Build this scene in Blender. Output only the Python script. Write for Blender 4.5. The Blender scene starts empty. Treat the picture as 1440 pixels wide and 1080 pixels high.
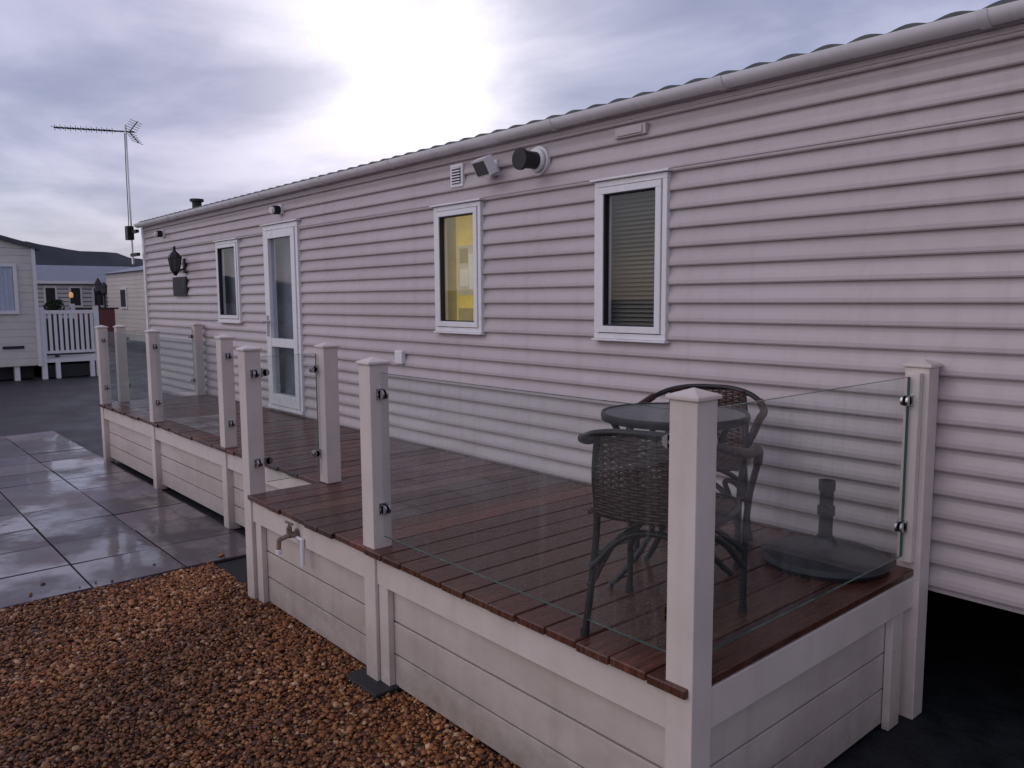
import bpy, bmesh, math, random
import numpy as np
from mathutils import Vector, Matrix
random.seed(7); np.random.seed(7)
S=bpy.context.scene
S.view_settings.view_transform='Standard'
try: S.view_settings.look='None'
except Exception: pass
S.view_settings.exposure=0
C=bpy.context.collection

# ------------------------------------------------------------------ materials
class NT:
    def __init__(s,mat):
        mat.use_nodes=True; s.t=mat.node_tree; s.t.nodes.clear()
    def n(s,typ,**kw):
        nd=s.t.nodes.new(typ)
        for k,v in kw.items():
            if k.startswith('i_'):
                key=k[2:]; key=int(key) if key.isdigit() else key.replace('_',' ')
                nd.inputs[key].default_value=v
            else: setattr(nd,k,v)
        return nd
    def l(s,a,b): s.t.links.new(a,b)
def c4(c): return (c[0],c[1],c[2],1)
def ramp(nt,fac,stops):
    r=nt.n('ShaderNodeValToRGB'); cr=r.color_ramp
    while len(cr.elements)<len(stops): cr.elements.new(.5)
    for e,(p,c) in zip(cr.elements,stops): e.position=p; e.color=c4(c) if len(c)==3 else c
    nt.l(fac,r.inputs[0]); return r
def pbr(name,col,rough=.5,metal=0,var=.15,nscale=6,bump=0,bscale=60,rvar=.1,stretch=(1,1,1),dirt=None,dirtamt=.3,attr=None,emit=None,estr=0,spec=.5,coat=0,streak=0,grime=0):
    m=bpy.data.materials.new(name); nt=NT(m)
    out=nt.n('ShaderNodeOutputMaterial'); b=nt.n('ShaderNodeBsdfPrincipled')
    nt.l(b.outputs[0],out.inputs[0])
    tc=nt.n('ShaderNodeTexCoord'); mp=nt.n('ShaderNodeMapping'); mp.inputs['Scale'].default_value=stretch
    nt.l(tc.outputs['Object'],mp.inputs[0])
    no=nt.n('ShaderNodeTexNoise',i_Scale=nscale,i_Detail=6,i_Roughness=.6); nt.l(mp.outputs[0],no.inputs['Vector'])
    lo=[max(0,c*(1-var)) for c in col]; hi=[min(1,c*(1+var)) for c in col]
    r=ramp(nt,no.outputs[0],[(.3,lo),(.7,hi)])
    colout=r.outputs[0]
    if attr:
        at=nt.n('ShaderNodeAttribute',attribute_name=attr)
        mx=nt.n('ShaderNodeMix',data_type='RGBA',blend_type='MULTIPLY'); mx.inputs[0].default_value=1
        nt.l(colout,mx.inputs[6]); nt.l(at.outputs['Color'],mx.inputs[7]); colout=mx.outputs[2]
    if dirt:
        n2=nt.n('ShaderNodeTexNoise',i_Scale=nscale*.35,i_Detail=9,i_Roughness=.7); nt.l(mp.outputs[0],n2.inputs['Vector'])
        r2=ramp(nt,n2.outputs[0],[(.45,(0,0,0)),(.75,(dirtamt,)*3)])
        mx=nt.n('ShaderNodeMix',data_type='RGBA'); nt.l(r2.outputs[0],mx.inputs[0]); nt.l(colout,mx.inputs[6]); mx.inputs[7].default_value=c4(dirt); colout=mx.outputs[2]
        if streak:
            m3=nt.n('ShaderNodeMapping'); m3.inputs['Scale'].default_value=(9,9,.45); nt.l(tc.outputs['Object'],m3.inputs[0])
            n5=nt.n('ShaderNodeTexNoise',i_Scale=1.3,i_Detail=5,i_Roughness=.6); nt.l(m3.outputs[0],n5.inputs['Vector'])
            r5=ramp(nt,n5.outputs[0],[(.5,(0,0,0)),(.72,(streak,)*3)])
            mx=nt.n('ShaderNodeMix',data_type='RGBA'); nt.l(r5.outputs[0],mx.inputs[0]); nt.l(colout,mx.inputs[6]); mx.inputs[7].default_value=c4(dirt); colout=mx.outputs[2]
        if grime:
            geo=nt.n('ShaderNodeNewGeometry'); sp=nt.n('ShaderNodeSeparateXYZ'); nt.l(geo.outputs['Position'],sp.inputs[0])
            mr=nt.n('ShaderNodeMapRange',i_From_Min=0.0,i_From_Max=grime,i_To_Min=1.0,i_To_Max=0.0); nt.l(sp.outputs[2],mr.inputs[0])
            n6=nt.n('ShaderNodeTexNoise',i_Scale=14,i_Detail=6,i_Roughness=.7); nt.l(tc.outputs['Object'],n6.inputs['Vector'])
            mu=nt.n('ShaderNodeMath',operation='MULTIPLY'); nt.l(mr.outputs[0],mu.inputs[0]); nt.l(n6.outputs[0],mu.inputs[1])
            mx=nt.n('ShaderNodeMix',data_type='RGBA'); nt.l(mu.outputs[0],mx.inputs[0]); nt.l(colout,mx.inputs[6]); mx.inputs[7].default_value=c4([d*.45 for d in dirt]); colout=mx.outputs[2]
    nt.l(colout,b.inputs['Base Color'])
    rr=nt.n('ShaderNodeMapRange'); rr.inputs['To Min'].default_value=max(.02,rough-rvar); rr.inputs['To Max'].default_value=min(1,rough+rvar)
    rr.inputs['From Min'].default_value=.3; rr.inputs['From Max'].default_value=.7
    nt.l(no.outputs[0],rr.inputs[0]); nt.l(rr.outputs[0],b.inputs['Roughness'])
    b.inputs['Metallic'].default_value=metal
    b.inputs['Specular IOR Level'].default_value=spec
    if bump:
        nb=nt.n('ShaderNodeTexNoise',i_Scale=bscale,i_Detail=5); nt.l(mp.outputs[0],nb.inputs['Vector'])
        bp=nt.n('ShaderNodeBump',i_Strength=bump,i_Distance=.01); nt.l(nb.outputs[0],bp.inputs['Height']); nt.l(bp.outputs[0],b.inputs['Normal'])
    if coat:
        n4=nt.n('ShaderNodeTexNoise',i_Scale=1.5,i_Detail=5,i_Roughness=.6); nt.l(tc.outputs['Object'],n4.inputs['Vector'])
        r4=ramp(nt,n4.outputs[0],[(.44,(.03,)*3),(.58,(coat,)*3)]); nt.l(r4.outputs[0],b.inputs['Coat Weight']); b.inputs['Coat Roughness'].default_value=.05
        n7=nt.n('ShaderNodeTexNoise',i_Scale=9,i_Detail=3); nt.l(tc.outputs['Object'],n7.inputs['Vector'])
        b7=nt.n('ShaderNodeBump',i_Strength=.12,i_Distance=.01); nt.l(n7.outputs[0],b7.inputs['Height']); nt.l(b7.outputs[0],b.inputs['Coat Normal'])
    if emit:
        b.inputs['Emission Color'].default_value=c4(emit); b.inputs['Emission Strength'].default_value=estr
    return m
def glassmat(name,tint=(.93,.96,.95),haze=.05,rough=.015,ior=1.45,drops=False):
    m=bpy.data.materials.new(name); nt=NT(m)
    out=nt.n('ShaderNodeOutputMaterial')
    tr=nt.n('ShaderNodeBsdfTransparent',i_Color=c4(tint)); gl=nt.n('ShaderNodeBsdfGlossy',i_Roughness=rough)
    gl.inputs['Color'].default_value=(.95,.95,.95,1)
    geo=nt.n('ShaderNodeNewGeometry'); mr=nt.n('ShaderNodeMapRange')
    mr.inputs['To Min'].default_value=ior; mr.inputs['To Max'].default_value=1/ior; nt.l(geo.outputs['Backfacing'],mr.inputs[0])
    fr=nt.n('ShaderNodeFresnel'); nt.l(mr.outputs[0],fr.inputs['IOR'])
    mx=nt.n('ShaderNodeMixShader'); nt.l(fr.outputs[0],mx.inputs[0]); nt.l(tr.outputs[0],mx.inputs[1]); nt.l(gl.outputs[0],mx.inputs[2])
    df=nt.n('ShaderNodeBsdfDiffuse',i_Color=(.42,.46,.47,1))
    tc=nt.n('ShaderNodeTexCoord')
    no=nt.n('ShaderNodeTexNoise',i_Scale=5,i_Detail=8,i_Roughness=.75); nt.l(tc.outputs['Object'],no.inputs['Vector'])
    r=ramp(nt,no.outputs[0],[(.35,(haze*.4,)*3),(.75,(haze*1.7,)*3)])
    fac=r.outputs[0]
    if drops:
        vo=nt.n('ShaderNodeTexVoronoi',i_Scale=95); nt.l(tc.outputs['Object'],vo.inputs['Vector'])
        r2=ramp(nt,vo.outputs['Distance'],[(.14,(.26,)*3),(.22,(0,0,0))])
        n3=nt.n('ShaderNodeTexNoise',i_Scale=3.5,i_Detail=3); nt.l(tc.outputs['Object'],n3.inputs['Vector'])
        r3=ramp(nt,n3.outputs[0],[(.46,(0,0,0)),(.62,(1,1,1))])
        mm=nt.n('ShaderNodeMath',operation='MULTIPLY'); nt.l(r2.outputs[0],mm.inputs[0]); nt.l(r3.outputs[0],mm.inputs[1])
        ma=nt.n('ShaderNodeMath',operation='ADD'); nt.l(mm.outputs[0],ma.inputs[0]); nt.l(fac,ma.inputs[1]); fac=ma.outputs[0]
        m3=nt.n('ShaderNodeMapping'); m3.inputs['Scale'].default_value=(16,16,.8); nt.l(tc.outputs['Object'],m3.inputs[0])
        n5=nt.n('ShaderNodeTexNoise',i_Scale=2.2,i_Detail=4); nt.l(m3.outputs[0],n5.inputs['Vector'])
        r5=ramp(nt,n5.outputs[0],[(.54,(0,0,0)),(.72,(.07,)*3)])
        ma=nt.n('ShaderNodeMath',operation='ADD'); nt.l(r5.outputs[0],ma.inputs[0]); nt.l(fac,ma.inputs[1]); fac=ma.outputs[0]
    mx2=nt.n('ShaderNodeMixShader'); nt.l(fac,mx2.inputs[0]); nt.l(mx.outputs[0],mx2.inputs[1]); nt.l(df.outputs[0],mx2.inputs[2])
    nt.l(mx2.outputs[0],out.inputs[0]); return m

M={}
M['clad']=pbr('vinyl_cladding',(.49,.43,.43),.36,var=.06,nscale=1.5,stretch=(.6,1,2.5),dirt=(.31,.26,.25),dirtamt=.4,rvar=.08,streak=.28,attr='tint')
M['upvc']=pbr('white_upvc',(.76,.75,.77),.3,var=.03,dirt=(.5,.48,.45),dirtamt=.2,streak=.2)
M['post']=pbr('cream_plastic_post',(.65,.575,.525),.35,var=.05,nscale=4,dirt=(.40,.34,.29),dirtamt=.35,streak=.25,grime=.35)
M['skirt']=pbr('cream_skirt_board',(.57,.50,.455),.4,var=.06,nscale=3,stretch=(1,1,3),dirt=(.32,.27,.22),dirtamt=.55,streak=.3,grime=.4)
M['gutter']=pbr('gutter_plastic',(.82,.80,.82),.3,var=.04,dirt=(.5,.46,.44),dirtamt=.35)
M['roof']=pbr('roof_tile_steel',(.06,.075,.07),.5,var=.35,nscale=20,bump=.3)
M['deck']=pbr('wet_deck_wood',(.092,.038,.025),.26,var=.5,nscale=5,stretch=(14,1.2,1),bump=.2,bscale=22,rvar=.17,attr='tint',dirt=(.035,.019,.015),dirtamt=.6)
M['black']=pbr('black_rubber',(.015,.015,.017),.6)
M['blackmetal']=pbr('black_metal',(.015,.015,.017),.45,rvar=.1,spec=.3)
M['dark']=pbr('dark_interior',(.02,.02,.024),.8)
M['steel']=pbr('stainless',(.55,.54,.55),.22,metal=1)
M['brass']=pbr('weathered_tap_metal',(.26,.20,.17),.45,metal=.8,var=.3,nscale=40)
M['wicker']=pbr('brown_wicker',(.048,.024,.017),.45,var=.4,nscale=60,spec=.35)
M['frame']=pbr('chair_frame_metal',(.020,.018,.019),.35,rvar=.1,spec=.4)
M['tabletop']=pbr('wet_dark_glass',(.06,.065,.07),.12,rvar=.08,bump=.15,bscale=120)
M['concrete']=pbr('parasol_base_resin',(.018,.019,.022),.4,bump=.3,bscale=90)
M['asphalt']=pbr('wet_asphalt',(.026,.026,.031),.5,var=.3,nscale=1.2,bump=.6,bscale=140,rvar=.2,spec=.35)
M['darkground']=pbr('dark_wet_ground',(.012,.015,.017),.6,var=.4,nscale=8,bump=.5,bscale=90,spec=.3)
M['slab']=pbr('wet_paving_slab',(.098,.078,.085),.36,var=.4,nscale=2.2,bump=.1,bscale=30,rvar=.16,attr='tint',dirt=(.04,.026,.026),dirtamt=.8,coat=1.0,spec=.4)
M['gravelbase']=pbr('gravel_bed',(.07,.034,.018),.7,var=.6,nscale=90,bump=1,bscale=120,spec=.3)
M['stone']=pbr('wet_gravel_stone',(.58,.50,.43),.42,var=.25,nscale=60,attr='tint',rvar=.12,spec=.3)
M['cream2']=pbr('cream_caravan_panel',(.60,.56,.51),.45,var=.05,dirt=(.4,.36,.3),dirtamt=.25)
M['whiterail']=pbr('white_rail',(.70,.68,.68),.4,var=.05)
M['slate']=pbr('dark_roof_trim',(.05,.055,.07),.5)
M['roofblue']=pbr('grey_blue_roof',(.13,.15,.20),.45,var=.1)
M['hill']=pbr('hill_scrub',(.035,.038,.05),.95,var=.5,nscale=.02)
M['curtain']=pbr('net_curtain',(.42,.47,.55),.8,var=.15,nscale=8,stretch=(1,9,1))
M['doorcurtain']=pbr('door_blind_fabric',(.20,.21,.24),.8,var=.2,nscale=6)
M['red']=pbr('red_brown_panel',(.14,.035,.03),.5)
M['foliage']=pbr('dark_foliage',(.04,.06,.03),.8,var=.5,nscale=30)
M['yellow']=pbr('yellow_blind_glow',(.55,.40,.08),.7,var=.25,nscale=7,emit=(.80,.57,.10),estr=.27)  # emission stands in for lamplight inside the window
M['olive']=pbr('olive_curtain_glow',(.30,.24,.10),.8,var=.25,nscale=7,emit=(.6,.46,.16),estr=.15)  # faint glow imitates room light on the curtain
M['beige']=pbr('beige_panel_glow',(.5,.42,.28),.7,var=.2,nscale=6,emit=(.6,.48,.28),estr=.22)  # beige panel lit by its own emission, no lamp in the room
M['paper_glow']=pbr('paper_glow',(.6,.56,.46),.7,emit=(.66,.58,.40),estr=.24)  # sheets glow to look lit by the room
M['blind']=pbr('blind_slat',(.15,.14,.11),.5)
M['glass']=glassmat('balustrade_glass',haze=.04,drops=True,tint=(.88,.925,.91),ior=1.5)
M['glassedge']=pbr('glass_edge',(.05,.10,.085),.1)
M['winglass']=glassmat('window_glass',tint=(.85,.88,.88),haze=.01,ior=1.55)
M['doorglass']=glassmat('door_glass',tint=(.8,.85,.9),haze=.08,ior=1.55,rough=.04)
M['flame']=pbr('lit_lamp_glass',(.6,.35,.15),.5,emit=(1,.5,.2),estr=.35)
M['lampglass']=pbr('lantern_glass',(.08,.08,.08),.15)

# ------------------------------------------------------------------ mesh helpers
def empty(name,parent=None):
    e=bpy.data.objects.new(name,None); C.objects.link(e); e.empty_display_size=.2
    if parent: e.parent=parent
    return e
class MB:
    def __init__(s): s.v=[]; s.f=[]; s.m=[]; s.mats=[]; s.t=[]
    def mi(s,m):
        if m not in s.mats: s.mats.append(m)
        return s.mats.index(m)
    def add(s,vs,fs,m,tint=(1,1,1)):
        o=len(s.v); s.v+=[tuple(v) for v in vs]; k=s.mi(m)
        for f in fs: s.f.append(tuple(o+i for i in f)); s.m.append(k); s.t.append(tint)
    def box(s,x0,x1,y0,y1,z0,z1,m,tint=(1,1,1),tf=None):
        vs=[(x,y,z) for x in (x0,x1) for y in (y0,y1) for z in (z0,z1)]
        if tf: vs=[tf(v) for v in vs]
        s.add(vs,[(0,1,3,2),(4,6,7,5),(0,4,5,1),(2,3,7,6),(0,2,6,4),(1,5,7,3)],m,tint)
    def cyl(s,a,b,r,m,n=14,r2=None,tint=(1,1,1)):
        a=Vector(a); b=Vector(b); d=(b-a).normalized(); r2=r if r2 is None else r2
        p=d.orthogonal().normalized(); q=d.cross(p)
        vs=[a+(p*math.cos(t)+q*math.sin(t))*r for t in [2*math.pi*i/n for i in range(n)]]
        vs+=[b+(p*math.cos(t)+q*math.sin(t))*r2 for t in [2*math.pi*i/n for i in range(n)]]
        fs=[(i,(i+1)%n,n+(i+1)%n,n+i) for i in range(n)]+[tuple(range(n-1,-1,-1)),tuple(range(n,2*n))]
        s.add(vs,fs,m,tint)
    def lathe(s,prof,cx,cy,m,n=28):
        vs=[];fs=[]
        for r,z in prof:
            for i in range(n):
                t=2*math.pi*i/n; vs.append((cx+r*math.cos(t),cy+r*math.sin(t),z))
        for j in range(len(prof)-1):
            for i in range(n):
                k=(i+1)%n; fs.append((j*n+i,j*n+k,(j+1)*n+k,(j+1)*n+i))
        fs.append(tuple(range(n-1,-1,-1))); fs.append(tuple((len(prof)-1)*n+i for i in range(n)))
        s.add(vs,fs,m)
    def obj(s,name,parent=None,bevel=0,smooth=False):
        me=bpy.data.meshes.new(name); me.from_pydata(s.v,[],s.f); me.validate()
        for m in s.mats: me.materials.append(M[m])
        me.polygons.foreach_set('material_index',s.m)
        ca=me.attributes.new('tint','FLOAT_COLOR','FACE')
        ca.data.foreach_set('color',np.array([list(t)+[1] for t in s.t],dtype=np.float32).ravel())
        bm=bmesh.new(); bm.from_mesh(me); bmesh.ops.recalc_face_normals(bm,faces=bm.faces); bm.to_mesh(me); bm.free()
        o=bpy.data.objects.new(name,me); C.objects.link(o)
        if parent: o.parent=parent
        if bevel:
            b=o.modifiers.new('bevel','BEVEL'); b.width=bevel; b.segments=2; b.limit_method='ANGLE'; b.angle_limit=math.radians(40)
        if smooth:
            me.shade_smooth() if hasattr(me,'shade_smooth') else me.polygons.foreach_set('use_smooth',[True]*len(me.polygons))
            try: me.set_sharp_from_angle(angle=math.radians(40))
            except Exception: pass
        return o
def tubes(name,paths,r,m,parent=None,tf=None,smooth=True,res=3):
    cu=bpy.data.curves.new(name,'CURVE'); cu.dimensions='3D'; cu.bevel_depth=r; cu.bevel_resolution=res; cu.resolution_u=6; cu.use_fill_caps=True
    for p in paths:
        if tf: p=[tf(q) for q in p]
        if smooth:
            sp=cu.splines.new('BEZIER'); sp.bezier_points.add(len(p)-1)
            for b,q in zip(sp.bezier_points,p): b.co=q; b.handle_left_type=b.handle_right_type='AUTO'
        else:
            sp=cu.splines.new('POLY'); sp.points.add(len(p)-1)
            for b,q in zip(sp.points,p): b.co=(q[0],q[1],q[2],1)
    cu.materials.append(M[m]); o=bpy.data.objects.new(name,cu); C.objects.link(o)
    if parent: o.parent=parent
    return o

# ------------------------------------------------------------------ key dimensions
YW=3.3135; ZD=.629; YF=1.773; YL=2.216; ZP=1.457; XE=-1.29
ZB=.54

# ------------------------------------------------------------------ static caravan
car=empty('static_caravan')
opens=[(-3.07,-2.57,1.48,2.335,'a'),(-4.60,-4.08,1.48,2.335,'b'),(-7.43,-6.70,.655,2.41,'d'),(-8.66,-8.06,1.48,2.33,'c')]
X0,X1=-11.2,1.2
pitch=.0945
prof=[]
z=ZB; row=0
pts=[(0,-.019),(.006,-.022),(.022,-.0215),(.040,-.0165),(.056,-.009),(.070,-.003),(.0925,0.0)]
while z<2.64:
    for dz,dy in pts: prof.append((z+dz,YW+dy,row))
    z+=pitch; row+=1
prof=[p for p in prof if p[0]<=2.66]
xb=sorted({X0,X1}|{v for o in opens for v in (o[0]+.03,o[1]-.03)})
rt=[random.uniform(.95,1.04) for _ in range(40)]
w=MB()
for (z0,y0,r0),(z1,y1,r1) in zip(prof,prof[1:]):
    zc=(z0+z1)/2
    for a,b in zip(xb,xb[1:]):
        xc=(a+b)/2
        if any(o[0]<xc<o[1] and o[2]+.03<zc<o[3]-.03 for o in opens): continue
        w.add([(a,y0,z0),(b,y0,z0),(b,y1,z1),(a,y1,z1)],[(0,1,2,3)],'clad',tint=(rt[r0],)*3)
w.obj('cladding_wall',car)
b=MB()
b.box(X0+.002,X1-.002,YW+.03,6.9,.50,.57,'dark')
b.box(X0,X1,6.85,6.9,.57,2.68,'clad')
b.box(X0,X0+.04,YW+.03,6.85,.57,2.68,'clad')
b.box(X1-.04,X1,YW+.03,6.85,.57,2.68,'clad')
b.box(X0,X1,YW-.004,YW+.03,.515,.538,'clad')
b.box(X0-.02,X0+.045,YW-.035,YW+.03,.52,2.66,'upvc')
b.box(X1-.045,X1+.02,YW-.035,YW+.03,.52,2.66,'upvc')
b.box(X0,X1,6.5,6.52,.0,.5,'black')  # unseen far-side skirt, added to keep light out under the floor
for x in (-10,-7.5,-5,-2.5,-.6,.6):
    b.cyl((x,YW+.5,0),(x,YW+.5,.5),.03,'black'); b.box(x-.12,x+.12,YW+.38,YW+.62,0.006,.08,'black')
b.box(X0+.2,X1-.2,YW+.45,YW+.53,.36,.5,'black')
b.box(X0,X1,YW-.02,6.9,2.66,2.68,'upvc')
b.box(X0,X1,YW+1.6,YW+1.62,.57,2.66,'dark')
b.box(X0,X1,YW-.0265,YW-.012,2.352,2.364,'clad')
b.box(X0+.05,X1,YW-.026,YW-.012,2.635,2.659,'clad')
b.obj('body_shell',car,bevel=.002)
# gutter + fascia
g=MB()
gy=YW-.075; gr=.050; gz=2.71
def gut(xa,xb_,r,m,th=.004):
    vs=[];n=10;fs=[]
    for x in (xa,xb_):
        for k in range(n+1):
            t=math.pi+math.pi*k/n; vs.append((x,gy+r*math.cos(t),gz+r*math.sin(t)*.95))
        for k in range(n+1):
            t=2*math.pi-math.pi*k/n; vs.append((x,gy+(r-th)*math.cos(t),gz+(r-th)*math.sin(t)*.95))
    N=2*(n+1)
    for k in range(N): fs.append((k,(k+1)%N,N+(k+1)%N,N+k))
    fs.append(tuple(range(N))); fs.append(tuple(range(2*N-1,N-1,-1)))
    g.add(vs,fs,m)
gut(X0-.03,X1+.05,gr,'gutter')
for x in (-11.1,-9.9,-8.6,-7.3,-6.1,-5.05,-3.35,-2.22,-1.12,.0,1.0): gut(x-.018,x+.018,gr+.006,'upvc')
g.box(X0-.01,X1+.02,YW-.026,YW+.01,2.661,2.738,'gutter')
g.obj('gutter',car,smooth=True)
# roof: rippled sheet
rf=MB(); nx=int((X1-X0+.1)/.02); vs=[];fs=[]
ry=[(YW-.06,2.722),(YW-.06,2.730),(YW+.25,2.785),(YW+.9,2.91),(5.1,3.11),(6.95,2.75)]
for j,(yy,zz) in enumerate(ry):
    for i in range(nx+1):
        x=X0-.05+i*.02; ph=(x/.165)%1
        vs.append((x,yy,zz+(0 if j==0 else .017*max(0,math.sin(ph*math.pi))**1.2)))
for j in range(len(ry)-1):
    for i in range(nx):
        a=j*(nx+1)+i; fs.append((a,a+1,a+nx+2,a+nx+1))
rf.add(vs,fs,'roof'); rf.obj('roof',car)
# ---- windows
def pane(m,x0,x1,y,z0,z1,mat): m.add([(x0,y,z0),(x1,y,z0),(x1,y,z1),(x0,y,z1)],[(0,1,2,3)],mat)
def window(nm,x0,x1,z0,z1,fw=.05,head=True,gl='winglass'):
    m=MB(); yo=YW-.036
    m.box(x0,x1,yo,YW+.04,z1-fw*.6,z1,'upvc'); m.box(x0,x1,yo,YW+.04,z0,z0+fw*.6,'upvc')
    m.box(x0,x0+fw*.6,yo,YW+.04,z0+fw*.6,z1-fw*.6,'upvc'); m.box(x1-fw*.6,x1,yo,YW+.04,z0+fw*.6,z1-fw*.6,'upvc')
    a=fw*.6+.004; f2=.036; ys=yo-.008
    m.box(x0+a,x1-a,ys,YW+.03,z1-a-f2,z1-a,'upvc'); m.box(x0+a,x1-a,ys,YW+.03,z0+a,z0+a+f2,'upvc')
    m.box(x0+a,x0+a+f2,ys,YW+.03,z0+a+f2,z1-a-f2,'upvc'); m.box(x1-a-f2,x1-a,ys,YW+.03,z0+a+f2,z1-a-f2,'upvc')
    k=a+f2; gk=.007
    for q in [(x0+k,x1-k,z1-k-gk,z1-k),(x0+k,x1-k,z0+k,z0+k+gk),(x0+k,x0+k+gk,z0+k+gk,z1-k-gk),(x1-k-gk,x1-k,z0+k+gk,z1-k-gk)]:
        m.box(q[0],q[1],ys+.006,YW,q[2],q[3],'black')
    if head: m.box(x0-.02,x1+.02,yo-.02,YW,z1+.002,z1+.014,'upvc')
    m.box(x0-.008,x1+.008,yo-.014,YW,z0-.012,z0-.001,'upvc')
    m.obj(nm,car,bevel=.0025)
    m=MB(); pane(m,x0+k,x1-k,YW-.016,z0+k,z1-k,gl); m.obj(nm+'_pane',car)
    return x0+k,x1-k,z0+k,z1-k
xa,xb2,za,zb=window('window_large',-3.07,-2.57,1.48,2.335)
m=MB()
for i in range(30):
    zz=za+.01+i*(zb-za)/30; m.box(xa-.2,xb2+.1,YW+.06,YW+.078,zz,zz+.003,'blind',tf=lambda v:(v[0],v[1],v[2]+(v[1]-YW-.07)*.75))
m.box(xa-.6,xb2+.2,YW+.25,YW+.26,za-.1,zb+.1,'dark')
m.obj('venetian_blind',car)
xa,xb2,za,zb=window('window_lit',-4.60,-4.08,1.48,2.335)
m=MB(); yy=YW+.07; wd=xb2-xa
m.box(xa-.25,xa+wd*.12,yy,yy+.01,za-.05,zb+.05,'olive')
m.box(xa+wd*.12,xb2+.05,yy+.001,yy+.011,za-.05,zb+.05,'yellow')
m.box(xa+wd*.18,xa+wd*.78,yy-.004,yy,za+.18,za+.52,'beige')
m.box(xa+wd*.25,xa+wd*.50,yy-.008,yy-.0045,za+.24,za+.36,'paper_glow')
m.box(xa+wd*.52,xa+wd*.74,yy-.008,yy-.0045,za+.22,za+.46,'paper_glow')
m.box(xa+wd*.25,xa+wd*.48,yy-.008,yy-.0045,za+.40,za+.50,'olive')
m.box(xa+wd*.20,xa+wd*.60,yy-.008,yy-.001,za+.0,za+.09,'olive')
m.obj('kitchen_blind',car)
xa,xb2,za,zb=window('window_small',-8.66,-8.06,1.48,2.33)
m=MB(); m.box(xa-.3,xb2+.1,YW+.10,YW+.11,za-.1,zb+.1,'doorcurtain'); m.obj('curtain_panel',car)
# ---- door
m=MB(); x0,x1,z0,z1=-7.43,-6.70,.655,2.41; yo=YW-.037
m.box(x0,x1,yo,YW+.04,z1-.045,z1,'upvc'); m.box(x0,x1,yo-.01,YW+.04,z0,z0+.035,'upvc')
m.box(x0,x0+.045,yo,YW+.04,z0+.035,z1-.045,'upvc'); m.box(x1-.045,x1,yo,YW+.04,z0+.035,z1-.045,'upvc')
a=.05; f=.075; ys=yo-.01
m.box(x0+a,x1-a,ys,YW+.03,z1-a-f,z1-a,'upvc'); m.box(x0+a,x1-a,ys,YW+.03,z0+.04,z0+.15,'upvc')
m.box(x0+a,x0+a+f,ys,YW+.03,z0+.15,z1-a-f,'upvc'); m.box(x1-a-f,x1-a,ys,YW+.03,z0+.15,z1-a-f,'upvc')
m.box(x0+a+f,x1-a-f,ys+.004,YW+.03,1.26,1.34,'upvc')
m.box(x0+.068,x0+.098,ys-.012,ys,1.36,1.56,'steel'); m.box(x0+.075,x0+.2,ys-.05,ys-.034,1.49,1.507,'steel'); m.box(x0+.075,x0+.09,ys-.05,ys,1.49,1.507,'steel')
m.box(x0-.02,x1+.02,yo-.02,YW,z1+.002,z1+.014,'upvc')
m.obj('door',car,bevel=.003)
m=MB(); pane(m,x0+a+f,x1-a-f,YW-.014,1.34,z1-a-f,'doorglass'); pane(m,x0+a+f,x1-a-f,YW-.014,z0+.15,1.26,'doorglass'); m.obj('door_pane',car)
m=MB(); m.box(x0-.2,x1+.1,YW+.10,YW+.11,z0-.05,z1,'doorcurtain'); m.obj('door_blind',car)
m=MB(); m.cyl((-9.9,3.55,2.75),(-9.9,3.55,2.90),.055,'black'); m.cyl((-9.9,3.55,2.90),(-9.9,3.55,2.93),.08,'black'); m.obj('roof_flue',car)

# wall items
m=MB(); x0,x1=-4.405,-4.27
m.box(x0,x1,YW-.030,YW-.006,2.45,2.60,'upvc'); m.box(x0+.02,x1-.02,YW-.033,YW-.0305,2.47,2.58,'dark')
for i in range(6): m.box(x0+.02,x1-.02,YW-.042,YW-.031,2.474+i*.0185,2.483+i*.0185,'upvc')
m.obj('wall_vent',bevel=.002)
m=MB()
def rotY(cx,cy,cz,ax,az):
    R=Matrix.Rotation(az,4,'Z')@Matrix.Rotation(ax,4,'X')
    return lambda v:tuple(Vector((cx,cy,cz))+R@Vector(v))
tf=rotY(-3.94,YW-.11,2.525,math.radians(28),math.radians(-10))
m.box(-.085,.085,-.03,.03,-.055,.055,'upvc',tf=tf); m.box(-.072,.072,-.034,-.031,-.043,.043,'lampglass',tf=tf)
m.box(-3.96,-3.92,YW-.09,YW-.005,2.50,2.55,'upvc'); m.box(-3.97,-3.91,YW-.033,YW-.004,2.475,2.575,'upvc')
m.obj('floodlight',bevel=.004)
m=MB()
m.cyl((-3.53,YW-.034,2.515),(-3.53,YW-.012,2.515),.085,'upvc',28)
m.cyl((-3.53,YW-.16,2.51),(-3.53,YW-.034,2.515),.05,'black',24)
m.cyl((-3.53,YW-.185,2.51),(-3.53,YW-.16,2.51),.062,'black',24)
m.cyl((-3.53,YW-.06,2.515),(-3.53,YW-.045,2.515),.07,'gutter',24)
m.obj('boiler_flue',smooth=True)
m=MB(); m.box(-2.92,-2.71,YW-.042,YW-.006,2.545,2.60,'clad'); m.box(-2.90,-2.73,YW-.049,YW-.0425,2.553,2.592,'clad'); m.obj('wall_nameplate',bevel=.004)
def dome(nm,x,z):
    m=MB(); m.box(x-.04,x+.04,YW-.034,YW-.006,z-.04,z+.05,'upvc'); m.cyl((x,YW-.09,z-.005),(x,YW-.034,z),.04,'blackmetal',18); m.cyl((x,YW-.12,z-.01),(x,YW-.09,z-.005),.03,'upvc',18)
    m.obj(nm,bevel=.003)
dome('security_light',-7.05,2.535); dome('security_light.001',-10.4,2.535)
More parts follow.
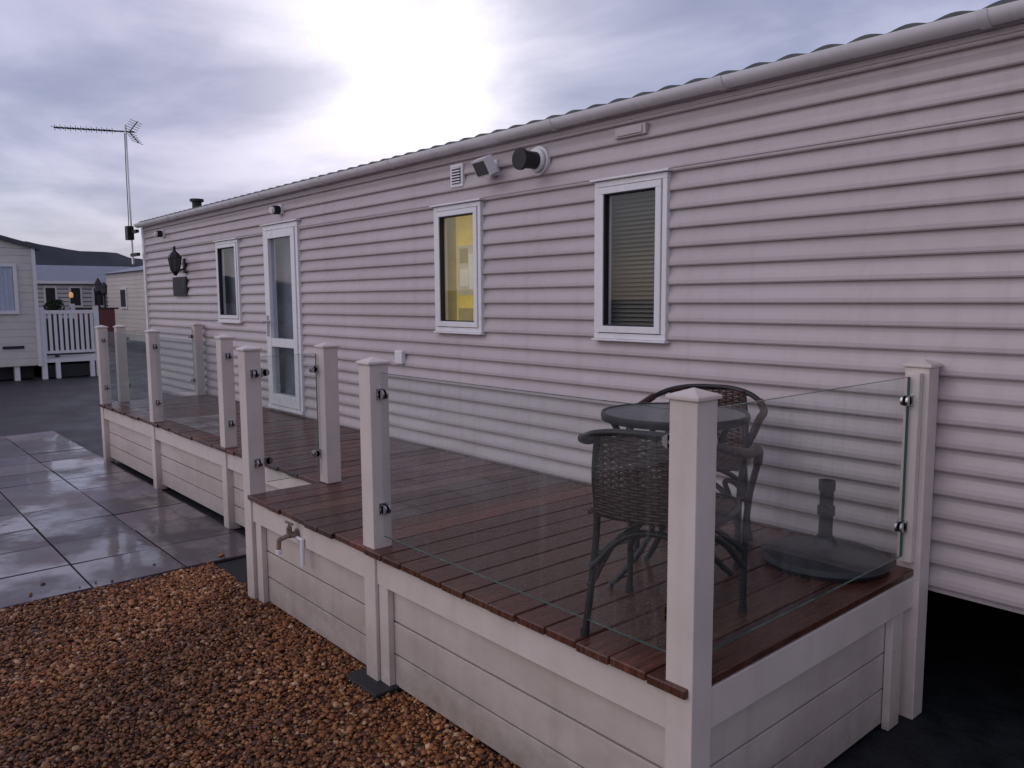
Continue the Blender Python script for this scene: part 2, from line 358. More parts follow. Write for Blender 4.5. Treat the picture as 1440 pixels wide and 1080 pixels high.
# coach lantern
m=MB(); x=-9.68; y=YW-.13
m.box(x-.03,x+.03,YW-.033,YW-.006,2.03,2.20,'blackmetal'); m.cyl((x,YW-.033,2.08),(x,y,2.04),.01,'blackmetal')
m.lathe([(.015,2.00),(.03,2.03),(.045,2.05)],x,y,'blackmetal',6)
m.lathe([(.045,2.052),(.07,2.20)],x,y,'lampglass',6)
for i in range(6):
    t=2*math.pi*i/6; m.cyl((x+.047*math.cos(t),y+.047*math.sin(t),2.05),(x+.073*math.cos(t),y+.073*math.sin(t),2.205),.006,'blackmetal',6)
m.lathe([(.085,2.20),(.08,2.215),(.05,2.255),(.02,2.285),(.012,2.31),(.018,2.325),(.004,2.345)],x,y,'blackmetal',6)
m.obj('wall_lantern')
m=MB(); m.box(-10.08,-9.62,YW-.037,YW-.018,1.765,1.99,'black'); m.box(-10.05,-9.65,YW-.040,YW-.0375,1.79,1.965,'black'); m.obj('house_name_sign',bevel=.003)
m=MB(); m.box(-5.12,-5.02,YW-.05,YW-.01,1.22,1.32,'upvc'); m.obj('outdoor_socket',bevel=.006)

# TV antenna
ant=empty('tv_antenna')
m=MB(); ax,ay=-11.45,3.22
m.cyl((ax,ay,2.2),(ax,ay,4.02),.014,'steel'); m.box(ax-.03,X0+.02,ay-.02,ay+.02,2.30,2.34,'blackmetal'); m.box(ax-.03,X0+.02,ay-.02,ay+.02,2.60,2.64,'blackmetal')
m.box(ax-.07,ax+.05,ay-.06,ay+.02,2.52,2.70,'blackmetal')
m.obj('mast',ant)
tubes('coax_cable',[[(ax+.02,ay-.02,3.9),(ax+.03,ay-.03,3.4),(ax+.02,ay-.03,2.9),(ax+.03,ay-.04,2.55)]],.005,'black',ant)
m=MB(); dv=Vector((-.68,-.733,.07)).normalized(); pv=Vector((0,0,1)).cross(dv).normalized(); P0=Vector((ax,ay,3.93))-dv*.12; up=Vector((0,0,1))
m.cyl(P0,P0+dv*1.08,.010,'blackmetal')
for i in range(12):
    q=P0+dv*(.30+i*.07); L=.085
    m.cyl(q-pv*L,q+pv*L,.004,'blackmetal',6); m.cyl(q-up*L*.45,q+up*L*.45,.004,'blackmetal',6)
for sgn in (1,-1):
    for k in range(5):
        q=P0+up*(sgn*(.02+.028*k))+dv*(.05-.02*k); m.cyl(q-pv*.15,q+pv*.15,.004,'blackmetal',6)
    m.cyl(P0+dv*.07,P0+up*sgn*.14-dv*.05,.007,'blackmetal',6)
m.obj('yagi',ant)

# ------------------------------------------------------------------ raised deck
deck=empty('raised_deck')
m=MB(); bw=.142; gap=.007
x=XE-.02+.06
while x-bw>-9.22:
    xa=x-bw; yf=YF-.062 if xa>-4.33 else YL-.062
    yf+=random.uniform(-.007,.009)
    t=random.uniform(.6,1.3); tr=random.uniform(.92,1.12)
    if random.random()<.09: t*=1.35; tr*=1.2
    dz=random.uniform(-.0015,.0015)
    m.box(xa,x-gap,yf,YW-.024,ZD-.028+dz,ZD+dz,'deck',tint=(t*tr,t,t*random.uniform(.9,1.05)))
    x-=bw
m.obj('deck_boards',deck,bevel=.004)
m=MB()
m.box(-4.25,XE+.0,YF+.1,YW-.05,ZD-.16,ZD-.035,'black')
m.box(-9.1,-4.255,YL+.08,YW-.05,ZD-.16,ZD-.035,'black')
m.obj('joists',deck)
sk=MB()
def skirt_x(xa,xb_,y,nb=3,zb0=.03):
    sk.box(xa,xb_,y-.035,y-.005,ZD-.155,ZD-.032,'post')
    bh=(ZD-.16-zb0)/nb
    for i in range(nb):
        sk.box(xa,xb_,y+.001+random.uniform(-.001,.002),y+.02,zb0+i*bh,zb0+(i+1)*bh-.008,'skirt')
    sk.box(xa,xb_,y+.021,y+.025,zb0,ZD-.16,'black')
def skirt_y(ya,yb,x,nb=3,zb0=.03,sgn=1):
    f=lambda a,b:(min(x+sgn*a,x+sgn*b),max(x+sgn*a,x+sgn*b))
    q=f(.005,.035); sk.box(q[0],q[1],ya,yb,ZD-.155,ZD-.032,'post')
    bh=(ZD-.16-zb0)/nb
    for i in range(nb):
        q=f(-.02,-.001); sk.box(q[0],q[1],ya,yb,zb0+i*bh,zb0+(i+1)*bh-.008,'skirt')
    q=f(-.025,-.021); sk.box(q[0],q[1],ya,yb,zb0,ZD-.16,'black')
P={'c':(XE,YF),'p1':(-2.95,YF),'p2':(-4.26,YF),'p6':(-4.20,YL),'p3':(-5.76,YL),'p4':(-7.43,YL),'p5':(-9.12,YL),'p8':(-9.16,YL+.19),'p9':(-9.16,3.22),'p7':(XE+.01,3.235)}
hw=.046
def xr(a,b): return (P[a][0]+hw,P[b][0]-hw)
for a,b_,y in [('p1','c',YF),('p2','p1',YF),('p4','p3',YL),('p5','p4',YL),('p3','p6',YL)]:
    q=xr(a,b_); skirt_x(q[0],q[1],y,zb0=.03 if y==YF else .06)
skirt_y(YF+hw,3.235-hw,XE)
skirt_y(YF+hw,YL,-4.26,sgn=-1); skirt_y(YL+hw,3.26,-9.12,sgn=-1)
def stub(x,y,z1=ZD-.157): sk.box(x-.035,x+.035,y-.030,y-.0005,.01,z1,'post')
stub(-4.26+hw+.055,YF); stub(-2.95+hw+.04,YF)
sk.box(XE+.002,XE+.030,3.235-hw-.16,3.235-hw-.07,.01,ZD-.157,'post')
sk.obj('skirting',deck,bevel=.003)

# ------------------------------------------------------------------ glass balustrade
bal=empty('glass_balustrade')
m=MB()
for k,(x,y) in P.items():
    zb=ZD+.001 if k in('p6','p9','p8') else .008
    zt=ZP-.03
    m.box(x-hw,x+hw,y-hw,y+hw,zb,zt,'post')
    h2=hw+.009
    m.box(x-h2,x+h2,y-h2,y+h2,zt+.0005,zt+.013,'post')
    h3=h2-.003
    m.add([(x-h3,y-h3,zt+.013),(x+h3,y-h3,zt+.013),(x+h3,y+h3,zt+.013),(x-h3,y+h3,zt+.013),(x,y,zt+.032)],[(0,1,4),(1,2,4),(2,3,4),(3,0,4),(3,2,1,0)],'post')
m.box(XE-.015,XE+.035,3.235-hw-.036,3.235-hw-.002,ZD+.03,ZP-.05,'post')
m.obj('posts',bal,bevel=.003)
GZ0,GZ1=ZD+.055,ZP-.065
gl=MB(); cl=MB(); ge=MB()
def clampx(x,y,z,s):
    for a,b_ in ((-.014,-.006),(.006,.014)):
        cl.box(min(x,x+s*.03),max(x,x+s*.03),y+a,y+b_,z-.02,z+.02,'steel'); cl.cyl((x+s*.03,y+a,z),(x+s*.03,y+b_,z),.02,'steel',18)
    cl.cyl((x+s*.018,y-.02,z),(x+s*.018,y-.014,z),.006,'steel',10)
    cl.box(min(x,x+s*.008),max(x,x+s*.008),y-.017,y+.017,z-.024,z+.024,'steel')
def clampy(x,y,z,s):
    for a,b_ in ((-.014,-.006),(.006,.014)):
        cl.box(x+a,x+b_,min(y,y+s*.03),max(y,y+s*.03),z-.02,z+.02,'steel'); cl.cyl((x+a,y+s*.03,z),(x+b_,y+s*.03,z),.02,'steel',18)
    cl.box(x-.017,x+.017,min(y,y+s*.008),max(y,y+s*.008),z-.024,z+.024,'steel')
def gx(a,b_):
    x0,x1=xr(a,b_); y=P[a][1]
    x0+=.012;x1-=.012
    gl.add([(x0,y,GZ0),(x1,y,GZ0),(x1,y,GZ1),(x0,y,GZ1)],[(0,1,2,3)],'glass')
    ge.box(x0,x1,y-.004,y+.004,GZ1,GZ1+.0015,'glassedge'); ge.box(x0,x1,y-.004,y+.004,GZ0-.0015,GZ0,'glassedge')
    for z in (GZ0+.12,GZ1-.09): clampx(x0-.012,y,z,1); clampx(x1+.012,y,z,-1)
def gy_(ya,yb,x):
    gl.add([(x,ya+.012,GZ0),(x,yb-.012,GZ0),(x,yb-.012,GZ1),(x,ya+.012,GZ1)],[(0,1,2,3)],'glass')
    ge.box(x-.004,x+.004,ya+.012,yb-.012,GZ1,GZ1+.0015,'glassedge'); ge.box(x-.004,x+.004,ya+.012,yb-.012,GZ0-.0015,GZ0,'glassedge')
    ge.box(x-.005,x+.005,yb-.012,yb-.010,GZ0,GZ1,'glassedge')
    for z in (GZ0+.12,GZ1-.09): clampy(x,ya,z,1); clampy(x,yb,z,-1)
gx('p1','c'); gx('p4','p3'); gx('p5','p4')
gy_(YF+hw,3.235-hw-.036,XE); gy_(YF+hw,YL-hw,-4.23); gy_(YL+.19+hw,3.22-hw,-9.16)
for z in (GZ0+.12,GZ1-.09): clampx(-5.76+hw,YL,z,1)
for z in (GZ0+.12,GZ1-.09): clampx(-4.26+hw,YF,z,1)
gl.obj('glass_panels',bal); cl.obj('clamps',bal); ge.obj('glass_edges',bal)
m=MB(); m.box(-3.06,-2.80,YF-.12,YF+.11,.012,.035,'black'); m.obj('rubber_pad',bal,bevel=.005)

# tap
m=MB(); x,y,z=-3.66,YF-.035,.53
m.cyl((x,y,z),(x,y-.05,z),.016,'brass',12); m.cyl((x,y-.006,z),(x,y,z),.028,'brass',16)
m.cyl((x,y-.045,z-.005),(x,y-.045,z+.045),.014,'brass',12); m.cyl((x,y-.045,z+.045),(x,y-.045,z+.06),.006,'brass',8)
m.box(x-.04,x+.04,y-.051,y-.039,z+.058,z+.068,'brass')
m.cyl((x,y-.05,z),(x+.0,y-.10,z-.012),.012,'brass',12); m.cyl((x,y-.10,z-.008),(x,y-.105,z-.06),.012,'brass',12); m.cyl((x,y-.105,z-.06),(x,y-.105,z-.085),.015,'upvc',12)
m.cyl((x+.07,y-.012,z-.01),(x+.07,y-.012,z-.15),.011,'upvc',12); m.cyl((x+.07,y-.012,z-.015),(x+.005,y-.012,z-.015),.009,'upvc',12)
m.obj('garden_tap',bevel=.002)

# ------------------------------------------------------------------ furniture
def chair(name,cx,cy,fx,fy):
    L=math.hypot(fx,fy); fx/=L; fy/=L; rx,ry_=fy,-fx
    tf=lambda q:(cx+q[0]*rx+q[1]*fx, cy+q[0]*ry_+q[1]*fy, ZD+q[2])
    e=empty(name)
    fr=[]
    loop=[(-.205,.20,0.004),(-.205,.205,.2),(-.215,.205,.40),(-.245,.185,.53),(-.262,.10,.585),(-.262,-.05,.60),(-.235,-.16,.625),(-.15,-.235,.66),(0,-.262,.672)]
    fr.append(loop+[(-a,b_,c) for a,b_,c in loop[-2::-1]])
    for s in (-1,1):
        fr.append([(s*.195,-.225,.004),(s*.18,-.20,.2),(s*.172,-.185,.39),(s*.172,-.205,.52),(s*.155,-.228,.645)])
        fr.append([(s*.205,.20,.16),(s*.15,.1,.27),(s*.12,0,.30),(s*.15,-.1,.27),(s*.185,-.21,.16)])
    ring=[]
    for i in range(25):
        t=2*math.pi*i/24; r=.21; c,s_=math.cos(t),math.sin(t)
        k=1/max(1e-6,(abs(c)**3.2+abs(s_)**3.2)**(1/3.2)); ring.append((r*k*c,r*k*s_,.395))
    fr.append(ring)
    fr.append([(-.20,.20,.22),(-.1,.12,.31),(0,.1,.33),(.1,.12,.31),(.20,.20,.22)])
    fr.append([(-.185,-.21,.22),(-.1,-.14,.31),(0,-.12,.33),(.1,-.14,.31),(.185,-.21,.22)])
    tubes('frame',fr,.0115,'frame',e,tf)
    st=[]
    nr=11
    for j in range(27):
        z=.405+j*.0098; wv=.168-.01*(j/26); p=[]
        for i in range(nr*3+1):
            u=i/(nr*3)*2-1; ph=(i/3.0+j)*math.pi
            y=-.205-.045*(1-u*u)-(z-.4)*.05+.0035*math.cos(ph); p.append((u*wv,y,z))
        st.append(p)
    for i in range(nr+1):
        u=i/nr*2-1; st.append([(u*.166,-.205-.045*(1-u*u)-(z-.4)*.05,z) for z in (.395,.5,.6,.662)])
    for j in range(36):
        y=-.195+j*.0112; w_=.20; p=[]
        for i in range(nr*3+1):
            u=i/(nr*3)*2-1; ph=(i/3.0+j)*math.pi; p.append((u*w_,y,.397+.0035*math.cos(ph)-.012*(1-u*u)))
        st.append(p)
    for i in range(14):
        u=i/13*2-1; st.append([(u*.195,-.2,.397),(u*.195,0,.386),(u*.195,.2,.397)])
    tubes('wicker',st,.0047,'wicker',e,tf,smooth=False,res=1)
    wr=[]
    for s in (-1,1): wr.append([(s*.245,.185,.53),(s*.262,.10,.585),(s*.262,-.05,.60),(s*.235,-.16,.625)])
    tubes('arm_wrap',wr,.016,'wicker',e,tf)
    m=MB()
    for q in ((-.205,.20),(.205,.20),(-.195,-.225),(.195,-.225)):
        a=tf((q[0],q[1],.0)); m.cyl((a[0],a[1],ZD+.001),(a[0],a[1],ZD+.02),.015,'black',12)
    m.obj('feet',e)
chair('rattan_chair',-1.586,2.05,-.34,.94)
chair('rattan_chair.001',-2.0,2.78,.42,-.9)
tb=empty('bistro_table'); tx,ty=-1.81,2.37; zt=ZD+.645; R=.27
m=MB(); m.lathe([(R-.012,zt-.004),(R-.012,zt+.003)],tx,ty,'tabletop',48); m.obj('top',tb,smooth=True)
m=MB(); m.lathe([(R-.014,zt-.022),(R,zt-.022),(R+.003,zt-.006),(R,zt+.006),(R-.010,zt+.006),(R-.010,zt+.002),(R-.014,zt-.004)],tx,ty,'frame',48); m.obj('rim',tb,smooth=True)
lg=[]
for i in range(4):
    t=math.pi/4+i*math.pi/2+.3; c,s_=math.cos(t),math.sin(t)
    lg.append([(tx+c*r,ty+s_*r,ZD+z) for r,z in ((.24,.62),(.17,.5),(.07,.36),(.09,.2),(.2,.05),(.25,.006))])
lg.append([(tx+.075*math.cos(a*.6283),ty+.075*math.sin(a*.6283),ZD+.36) for a in range(11)])
tubes('legs',lg,.0115,'frame',tb)
m=MB(); px,py=-1.53,3.00
pr=[(.235,ZD+.003),(.245,ZD+.02),(.235,ZD+.04),(.20,ZD+.052),(.10,ZD+.062),(.05,ZD+.075),(.035,ZD+.11)]
m.lathe(pr,px,py,'concrete',32); m.cyl((px,py,ZD+.10),(px,py,ZD+.34),.027,'blackmetal',20); m.cyl((px,py,ZD+.20),(px,py,ZD+.235),.034,'blackmetal',20)
m.cyl((px,py,ZD+.30),(px,py,ZD+.34),.032,'blackmetal',20); m.cyl((px,py,ZD+.22),(px+.03,py-.06,ZD+.22),.006,'blackmetal',8); m.cyl((px+.03,py-.06,ZD+.22),(px+.038,py-.076,ZD+.22),.018,'blackmetal',12)
m.obj('parasol_base',smooth=True)

# ------------------------------------------------------------------ ground
m=MB(); m.add([(-900,-700,0),(500,-700,0),(500,900,0),(-900,900,0)],[(0,1,2,3)],'asphalt'); m.obj('ground')
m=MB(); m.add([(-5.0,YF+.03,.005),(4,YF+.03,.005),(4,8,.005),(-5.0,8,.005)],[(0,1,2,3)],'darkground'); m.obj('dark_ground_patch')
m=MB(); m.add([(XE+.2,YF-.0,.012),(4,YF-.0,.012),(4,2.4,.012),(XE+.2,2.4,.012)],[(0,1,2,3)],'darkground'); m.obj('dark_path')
gx0,gx1,gy0,gy1=-5.02,3.0,-3.0,YF+.02
m=MB(); m.add([(gx0,gy0,.008),(gx1,gy0,.008),(gx1,gy1,.008),(gx0,gy1,.008)],[(0,1,2,3)],'gravelbase')
gbed=m.obj('gravel_bed')
ph=(1+5**.5)/2
ico=np.array([(-1,ph,0),(1,ph,0),(-1,-ph,0),(1,-ph,0),(0,-1,ph),(0,1,ph),(0,-1,-ph),(0,1,-ph),(ph,0,-1),(ph,0,1),(-ph,0,-1),(-ph,0,1)])/math.sqrt(1+ph*ph)
icf=np.array([(0,11,5),(0,5,1),(0,1,7),(0,7,10),(0,10,11),(1,5,9),(5,11,4),(11,10,2),(10,7,6),(7,1,8),(3,9,4),(3,4,2),(3,2,6),(3,6,8),(3,8,9),(4,9,5),(2,4,11),(6,2,10),(8,6,7),(9,8,1)])
N1=50000; 
xs=np.random.uniform(-5.03,-1.0,N1); ys=np.random.uniform(-.1,gy1,N1)
N2=10000
xs=np.concatenate([xs,np.random.uniform(-5.03,2.5,N2)]); ys=np.concatenate([ys,np.random.uniform(-2,gy1,N2)])
N3=40
xs=np.concatenate([xs,-5.03-np.random.exponential(.05,N3)]); ys=np.concatenate([ys,np.random.uniform(-.2,2.1,N3)]); N=N1+N2+N3
sz=np.random.lognormal(math.log(.0074),.38,N).clip(.0035,.019)
sc=np.stack([sz*np.random.uniform(.8,1.5,N),sz*np.random.uniform(.7,1.2,N),sz*np.random.uniform(.4,.8,N)],1)
an=np.random.uniform(0,6.283,N); til=np.random.normal(0,.35,N)
v=ico[None]*sc[:,None,:]*np.random.uniform(.78,1.18,(N,12,1))
cz,sz_=np.cos(til)[:,None],np.sin(til)[:,None]
v=np.stack([v[:,:,0]*cz-v[:,:,2]*sz_,v[:,:,1],v[:,:,0]*sz_+v[:,:,2]*cz],2)
ca,sa=np.cos(an)[:,None],np.sin(an)[:,None]
v=np.stack([v[:,:,0]*ca-v[:,:,1]*sa,v[:,:,0]*sa+v[:,:,1]*ca,v[:,:,2]],2)
hz=.012+np.random.uniform(0,.012,N)+.005*np.sin(xs*2.3+1)*np.sin(ys*3.1)
hz[-N3:]=.027
v+=np.stack([xs,ys,hz],1)[:,None,:]
verts=v.reshape(-1,3); faces=(icf[None]+ (np.arange(N)*12)[:,None,None]).reshape(-1,3)
me=bpy.data.meshes.new('gravel'); me.vertices.add(len(verts)); me.vertices.foreach_set('co',verts.astype(np.float32).ravel())
me.loops.add(faces.size); me.loops.foreach_set('vertex_index',faces.astype(np.int32).ravel())
me.polygons.add(len(faces)); me.polygons.foreach_set('loop_start',np.arange(0,faces.size,3,dtype=np.int32)); 
me.update(calc_edges=True); me.validate()
pal=np.array([(.50,.22,.08),(.34,.14,.055),(.66,.37,.17),(.21,.09,.045),(.80,.58,.38),(.40,.19,.09),(.15,.08,.055),(.54,.28,.10)])
pi_=np.random.choice(len(pal),N,p=[.2,.2,.12,.16,.06,.11,.08,.07])
pt=.84+.25*np.sin(xs*1.7+.5)*np.sin(ys*2.3+xs)+.12*np.sin(xs*5+ys*4)
col=pal[pi_]*np.random.uniform(.7,1.2,(N,1))*pt[:,None].clip(.6,1.15)
colf=np.repeat(np.concatenate([col,np.ones((N,1))],1),20,axis=0).astype(np.float32)
at=me.attributes.new('tint','FLOAT_COLOR','FACE'); at.data.foreach_set('color',colf.ravel())
me.materials.append(M['stone']); go=bpy.data.objects.new('gravel',me); C.objects.link(go); go.parent=gbed
# paving slabs
m=MB(); px_=.555; py_=.54
for i in range(12):
    for j in range(-9,2):
        x1_=-5.05-i*px_; x0_=x1_-px_+.010; y0_=1.64+(j-1)*py_; y1_=y0_+py_-.010
        if j==1: y1_+=.02
        t=random.choice([.5,.7,.9,1.15,1.6]); bl=random.uniform(.92,1.15)
        a,b_=random.gauss(0,.0022),random.gauss(0,.0022); h=.022+random.uniform(-.002,.002); cx,cy=(x0_+x1_)/2,(y0_+y1_)/2
        m.box(x0_,x1_,y0_,y1_,.003,h,'slab',tint=(t,t*.96,t*bl),tf=lambda v,a=a,b_=b_,cx=cx,cy=cy:(v[0],v[1],v[2]+((v[0]-cx)*a+(v[1]-cy)*b_)*3 if v[2]>.01 else v[2]))
m.obj('paving',bevel=.004)

# ------------------------------------------------------------------ neighbouring caravans etc.
def caravan_end(name,X,ya,yb,zb,ze,L,rise,wall='cream2',roof='slate'):
    e=empty(name); m=MB()
    ym=(ya+yb)/2
    nb=int((ze-zb)/.15)
    for i in range(nb):
        z0=zb+i*(ze-zb)/nb; z1=zb+(i+1)*(ze-zb)/nb
        m.box(X-L,X,ya,yb,z0+.006,z1-.006,wall); m.box(X-L+.01,X-.012,ya+.012,yb-.012,z0-.006,z0+.006,wall)
    m.add([(X-.005,ya,ze),(X-.005,yb,ze),(X-.005,ym,ze+rise),(X-L,ya,ze),(X-L,yb,ze),(X-L,ym,ze+rise)],[(0,1,2),(3,5,4)],wall)
    m.obj('walls',e)
    m=MB(); o=.12; k=rise/(ym-ya)
    for s in (1,-1):
        y0=ya-o if s==1 else yb+o
        vs=[(X+.1,y0,ze-k*o),(X+.1,ym,ze+rise),(X-L-.1,ym,ze+rise),(X-L-.1,y0,ze-k*o)]
        vs+=[(a,b_,c+.09) for a,b_,c in vs]
        m.add(vs,[(0,1,2,3),(4,5,6,7),(0,1,5,4),(2,3,7,6),(0,3,7,4)],roof)
    m.obj('roof',e); return e
e=caravan_end('neighbour_caravan',-20,-.1,3.6,.32,2.86,9,.52)
m=MB()
for y0,y1 in ((2.05,3.25),(.3,1.5)):
    m.box(-19.99,-19.94,y0,y1,1.45,1.52,'whiterail'); m.box(-19.99,-19.94,y0,y1,2.46,2.53,'whiterail')
    m.box(-19.99,-19.94,y0,y0+.07,1.52,2.46,'whiterail'); m.box(-19.99,-19.94,y1-.07,y1,1.52,2.46,'whiterail')
    m.box(-19.985,-19.975,y0+.07,y1-.07,1.52,2.46,'curtain')
    for i in range(12): m.cyl((-19.972,y0+.1+i*(y1-y0-.2)/11,1.52),(-19.972,y0+.1+i*(y1-y0-.2)/11,2.46),.018,'curtain',6)
m.box(-19.99,-19.97,2.9,3.3,.70,.76,'black')
m.box(-20.02,-19.95,3.55,3.62,.3,2.86,'whiterail')
for y in (.2,1.6,3.1): m.box(-20.2,-20.05,y,y+.1,0,.32,'whiterail')
m.box(-28.8,-20.3,.1,3.5,.02,.31,'black')
m.obj('windows_and_trim',e)
m=MB(); X=-20.05
m.box(X-3,X,3.68,5.0,.36,.44,'whiterail'); m.box(X-.02,X+.02,3.66,4.75,1.44,1.52,'whiterail'); m.box(X-.02,X+.02,3.66,4.75,.56,.62,'whiterail')
for i in range(10): m.box(X-.012,X+.012,3.70+i*.105,3.760+i*.105,.62,1.44,'whiterail')
for y in (3.62,4.72): m.box(X-.05,X+.05,y,y+.1,0,1.6,'whiterail')
m.box(X-1.5,X-1.4,3.7,5.0,.44,1.30,'black')
for y in (3.9,4.6): m.box(X-.1,X,y,y+.09,0,.36,'whiterail')
m.box(X-3,X-.1,3.68,5.0,.02,.30,'black')
m.obj('picket_fence')
e=empty('far_caravan'); m=MB(); X=-34
m.box(X-3.7,X,2.5,10.4,.4,2.5,'roofblue'); 
for i in range(13): m.box(X,X+.02,2.5,10.4,.45+i*.16,.45+i*.16+.12,'cream2')
for y in (6.35,7.2,8.0):
    m.box(X+.02,X+.06,y,y+.45,1.5,2.3,'whiterail'); m.box(X+.061,X+.07,y+.07,y+.38,1.57,2.23,'dark')
m.obj('walls',e)
m=MB(); m.add([(X+.2,2.3,2.48),(X+.2,10.6,2.48),(X-1.8,10.6,3.15),(X-1.8,2.3,3.15),(X-3.9,10.6,2.48),(X-3.9,2.3,2.48)],[(0,1,2,3),(3,2,4,5),(1,4,2)],'roofblue'); m.box(X+.18,X+.24,2.3,10.6,2.39,2.49,'whiterail'); m.obj('roof',e)
e=empty('far_caravan.001'); m=MB(); X=-27
for i in range(16): m.box(X-6,X,8.3,12,.35+i*.15,.35+i*.15+.14,'cream2')
m.box(X-5.9,X-.02,8.32,11.9,.35,2.72,'cream2')
m.box(X-4.2,X-3.4,8.26,8.30,1.45,2.2,'whiterail'); m.box(X-4.1,X-3.5,8.25,8.259,1.52,2.13,'dark')
m.obj('walls',e); m=MB(); m.add([(X+.2,8.15,2.74),(X+.2,12.1,2.74),(X-6.2,12.1,2.74),(X-6.2,8.15,2.74),(X+.2,10.1,3.2),(X-6.2,10.1,3.2)],[(0,3,5,4),(4,5,2,1),(0,4,1),(3,2,5)],'roofblue'); m.obj('roof',e)
for i,(X,Y) in enumerate(((-26,6.3),(-31,7.7))):
    m=MB(); m.cyl((X,Y,0),(X,Y,1.9),.03,'blackmetal',10); m.lathe([(.02,1.9),(.06,1.95),(.08,2.02)],X,Y,'blackmetal',6); m.lathe([(.08,2.02),(.11,2.22)],X,Y,'lampglass',6); m.lathe([(.13,2.22),(.06,2.32),(.02,2.4)],X,Y,'blackmetal',6)
    m.obj('garden_lamp' if i==0 else 'garden_lamp.001')
m=MB(); X,Y=-32,6.85; m.cyl((X,Y,0),(X,Y,1.85),.04,'blackmetal',10); m.lathe([(.04,1.85),(.07,1.90),(.07,2.0),(.03,2.05)],X,Y,'flame',12); m.obj('lit_lamp')
m=MB(); m.box(-24.1,-24,5.15,6.2,.5,1.5,'red'); m.box(-24.15,-23.95,5.1,5.2,0,1.65,'whiterail'); m.box(-24.12,-23.98,5.1,6.3,1.5,1.54,'blackmetal'); m.obj('storage_box')
m=MB()
for i in range(260):
    d=Vector((random.gauss(0,1),random.gauss(0,1),random.gauss(0,1))).normalized()*random.uniform(.05,.22); c=Vector((-20.6,4.05,1.62))+Vector((d.x,d.y,d.z*.8))
    a=Vector((random.gauss(0,1),random.gauss(0,1),random.gauss(0,1))).normalized()*.05; b_=a.orthogonal().normalized()*.025
    m.add([c-a,c+b_,c+a,c-b_],[(0,1,2,3)],'foliage')
m.lathe([(.1,1.2),(.14,1.5)],-20.6,4.05,'slate',12); m.cyl((-20.6,4.05,.44),(-20.6,4.05,1.2),.05,'slate')
m.obj('potted_plant')
m=MB(); vs=[];fs=[]; n=160
for i in range(n+1):
    y=-500+i*8; X=-620
    h=32+6*math.sin(y*.008+1)+4*math.sin(y*.021)+1.2*math.sin(y*.13)+random.uniform(-.5,.5)
    h*= 1 if y>0 else max(.3,1+y/700)
    vs+=[(X+60,y,0),(X+20,y,h*.6),(X,y,h),(X-80,y,h*.8)]
for i in range(n):
    for k in range(3): a=i*4+k; fs.append((a,a+1,a+5,a+4))
m.add(vs,fs,'hill'); m.obj('hills',smooth=True)

# ------------------------------------------------------------------ camera
f,pi0,ya,ro=1115.2478,0.1066,0.7149,0.0065
hx,hy=-math.cos(ya),math.sin(ya)
R0=Vector((hy,-hx,0)); U0=Vector((hx*math.sin(pi0),hy*math.sin(pi0),math.cos(pi0))); F0=Vector((hx*math.cos(pi0),hy*math.cos(pi0),-math.sin(pi0)))
Xc=R0*math.cos(ro)-U0*math.sin(ro); Yc=R0*math.sin(ro)+U0*math.cos(ro)
cam=bpy.data.cameras.new('camera'); co=bpy.data.objects.new('camera',cam); C.objects.link(co)
mt=Matrix((Xc,Yc,-F0)).transposed().to_4x4(); mt.translation=Vector((0,0,1.7)); co.matrix_world=mt
cam.lens=36*f/1440; cam.sensor_width=36; cam.clip_end=3000; cam.clip_start=.05
S.camera=co

# ------------------------------------------------------------------ sky
W=bpy.data.worlds.new('World'); S.world=W; W.use_nodes=True
nt=NT(W)
out=nt.n('ShaderNodeOutputWorld'); tc=nt.n('ShaderNodeTexCoord'); gen=tc.outputs['Generated']
sky=nt.n('ShaderNodeTexSky'); sky.sky_type='NISHITA'; sky.sun_disc=False; sky.sun_elevation=math.radians(35); sky.sun_rotation=math.radians(200)
bg1=nt.n('ShaderNodeBackground',i_Strength=.05); nt.l(sky.outputs[0],bg1.inputs[0])
sep=nt.n('ShaderNodeSeparateXYZ'); nt.l(gen,sep.inputs[0])
def math_(op,a,b=None,c=None):
    n=nt.n('ShaderNodeMath',operation=op)
    for i,v in enumerate((a,b,c)):
        if v is None: continue
        if isinstance(v,(int,float)): n.inputs[i].default_value=v
        else: nt.l(v,n.inputs[i])
    return n.outputs[0]
zc=math_('ADD',math_('MAXIMUM',sep.outputs[2],0),.16)
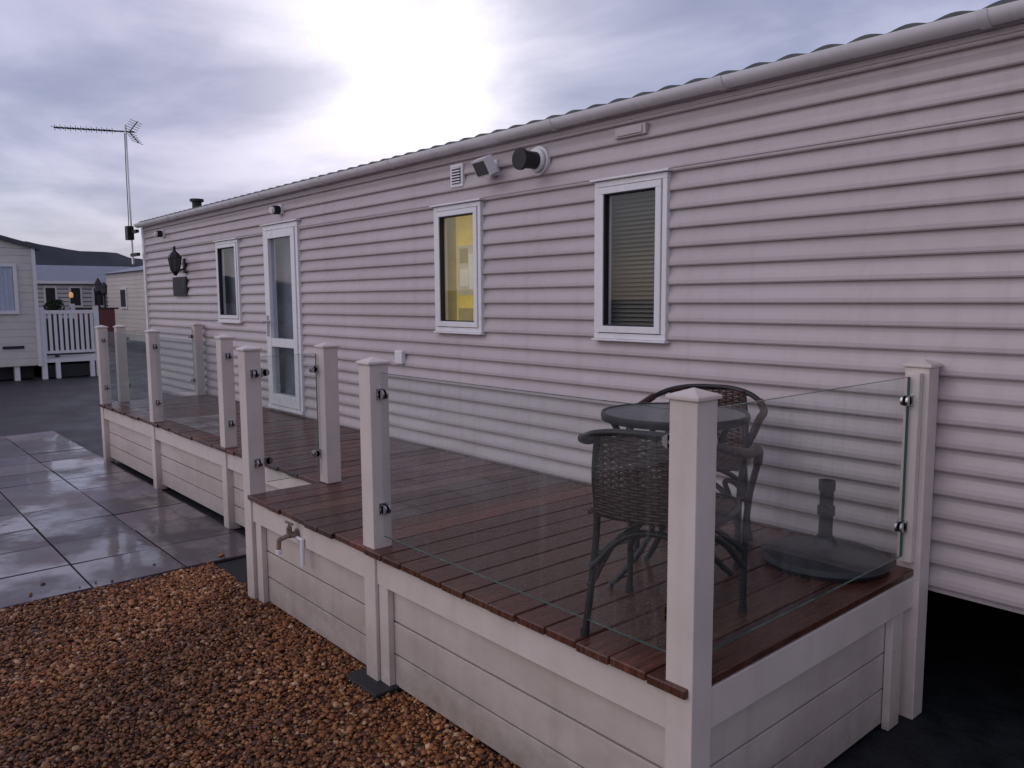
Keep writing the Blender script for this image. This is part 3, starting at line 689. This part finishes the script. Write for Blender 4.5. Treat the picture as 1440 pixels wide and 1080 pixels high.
cmb=nt.n('ShaderNodeCombineXYZ'); nt.l(math_('DIVIDE',sep.outputs[0],zc),cmb.inputs[0]); nt.l(math_('DIVIDE',sep.outputs[1],zc),cmb.inputs[1])
n1=nt.n('ShaderNodeTexNoise',i_Scale=1.15,i_Detail=8,i_Roughness=.54,i_Distortion=.35); nt.l(cmb.outputs[0],n1.inputs['Vector'])
cl=ramp(nt,n1.outputs[0],[(.34,(.20,.20,.30)),(.47,(.285,.27,.385)),(.58,(.42,.385,.51)),(.72,(.54,.52,.63))])
def lobe(v,p):
    g=Vector(v).normalized(); d=nt.n('ShaderNodeVectorMath',operation='DOT_PRODUCT'); nt.l(gen,d.inputs[0]); d.inputs[1].default_value=g
    return math_('POWER',math_('MAXIMUM',d.outputs['Value'],0),p)
g1=lobe((-.875,.575,.29),85); g2=lobe((-.875,.57,.40),26); g3=lobe((-.1,-.9,.5),1.5); g4=lobe((-.85,.5,.05),20)
brk=ramp(nt,n1.outputs[0],[(.36,(.12,)*3),(.56,(1,)*3)])
g12=math_('ADD',math_('MULTIPLY',g1,.78),math_('MULTIPLY',math_('MULTIPLY',g2,.5),brk.outputs[0]))
def addc(colout,fac,c):
    mx=nt.n('ShaderNodeVectorMath',operation='MULTIPLY_ADD'); mx.inputs[0].default_value=c
    cc=nt.n('ShaderNodeCombineXYZ'); [nt.l(fac,cc.inputs[i]) for i in range(3)]
    nt.l(cc.outputs[0],mx.inputs[1]); nt.l(colout,mx.inputs[2]); return mx.outputs[0]
o=addc(cl.outputs[0],g12,(.70,.67,.60)); o=addc(o,g3,(.32,.26,.285)); o=addc(o,g4,(.15,.075,.11))
bg2=nt.n('ShaderNodeBackground',i_Strength=.88); nt.l(o,bg2.inputs[0])
ad=nt.n('ShaderNodeAddShader'); nt.l(bg1.outputs[0],ad.inputs[0]); nt.l(bg2.outputs[0],ad.inputs[1]); nt.l(ad.outputs[0],out.inputs[0])
sun=bpy.data.lights.new('sun','SUN'); sun.energy=.2; sun.angle=math.radians(35); sun.color=(1,.90,.86)
so=bpy.data.objects.new('sun',sun); C.objects.link(so); so.rotation_euler=Vector((.25,.9,-.75)).to_track_quat('-Z','Y').to_euler()
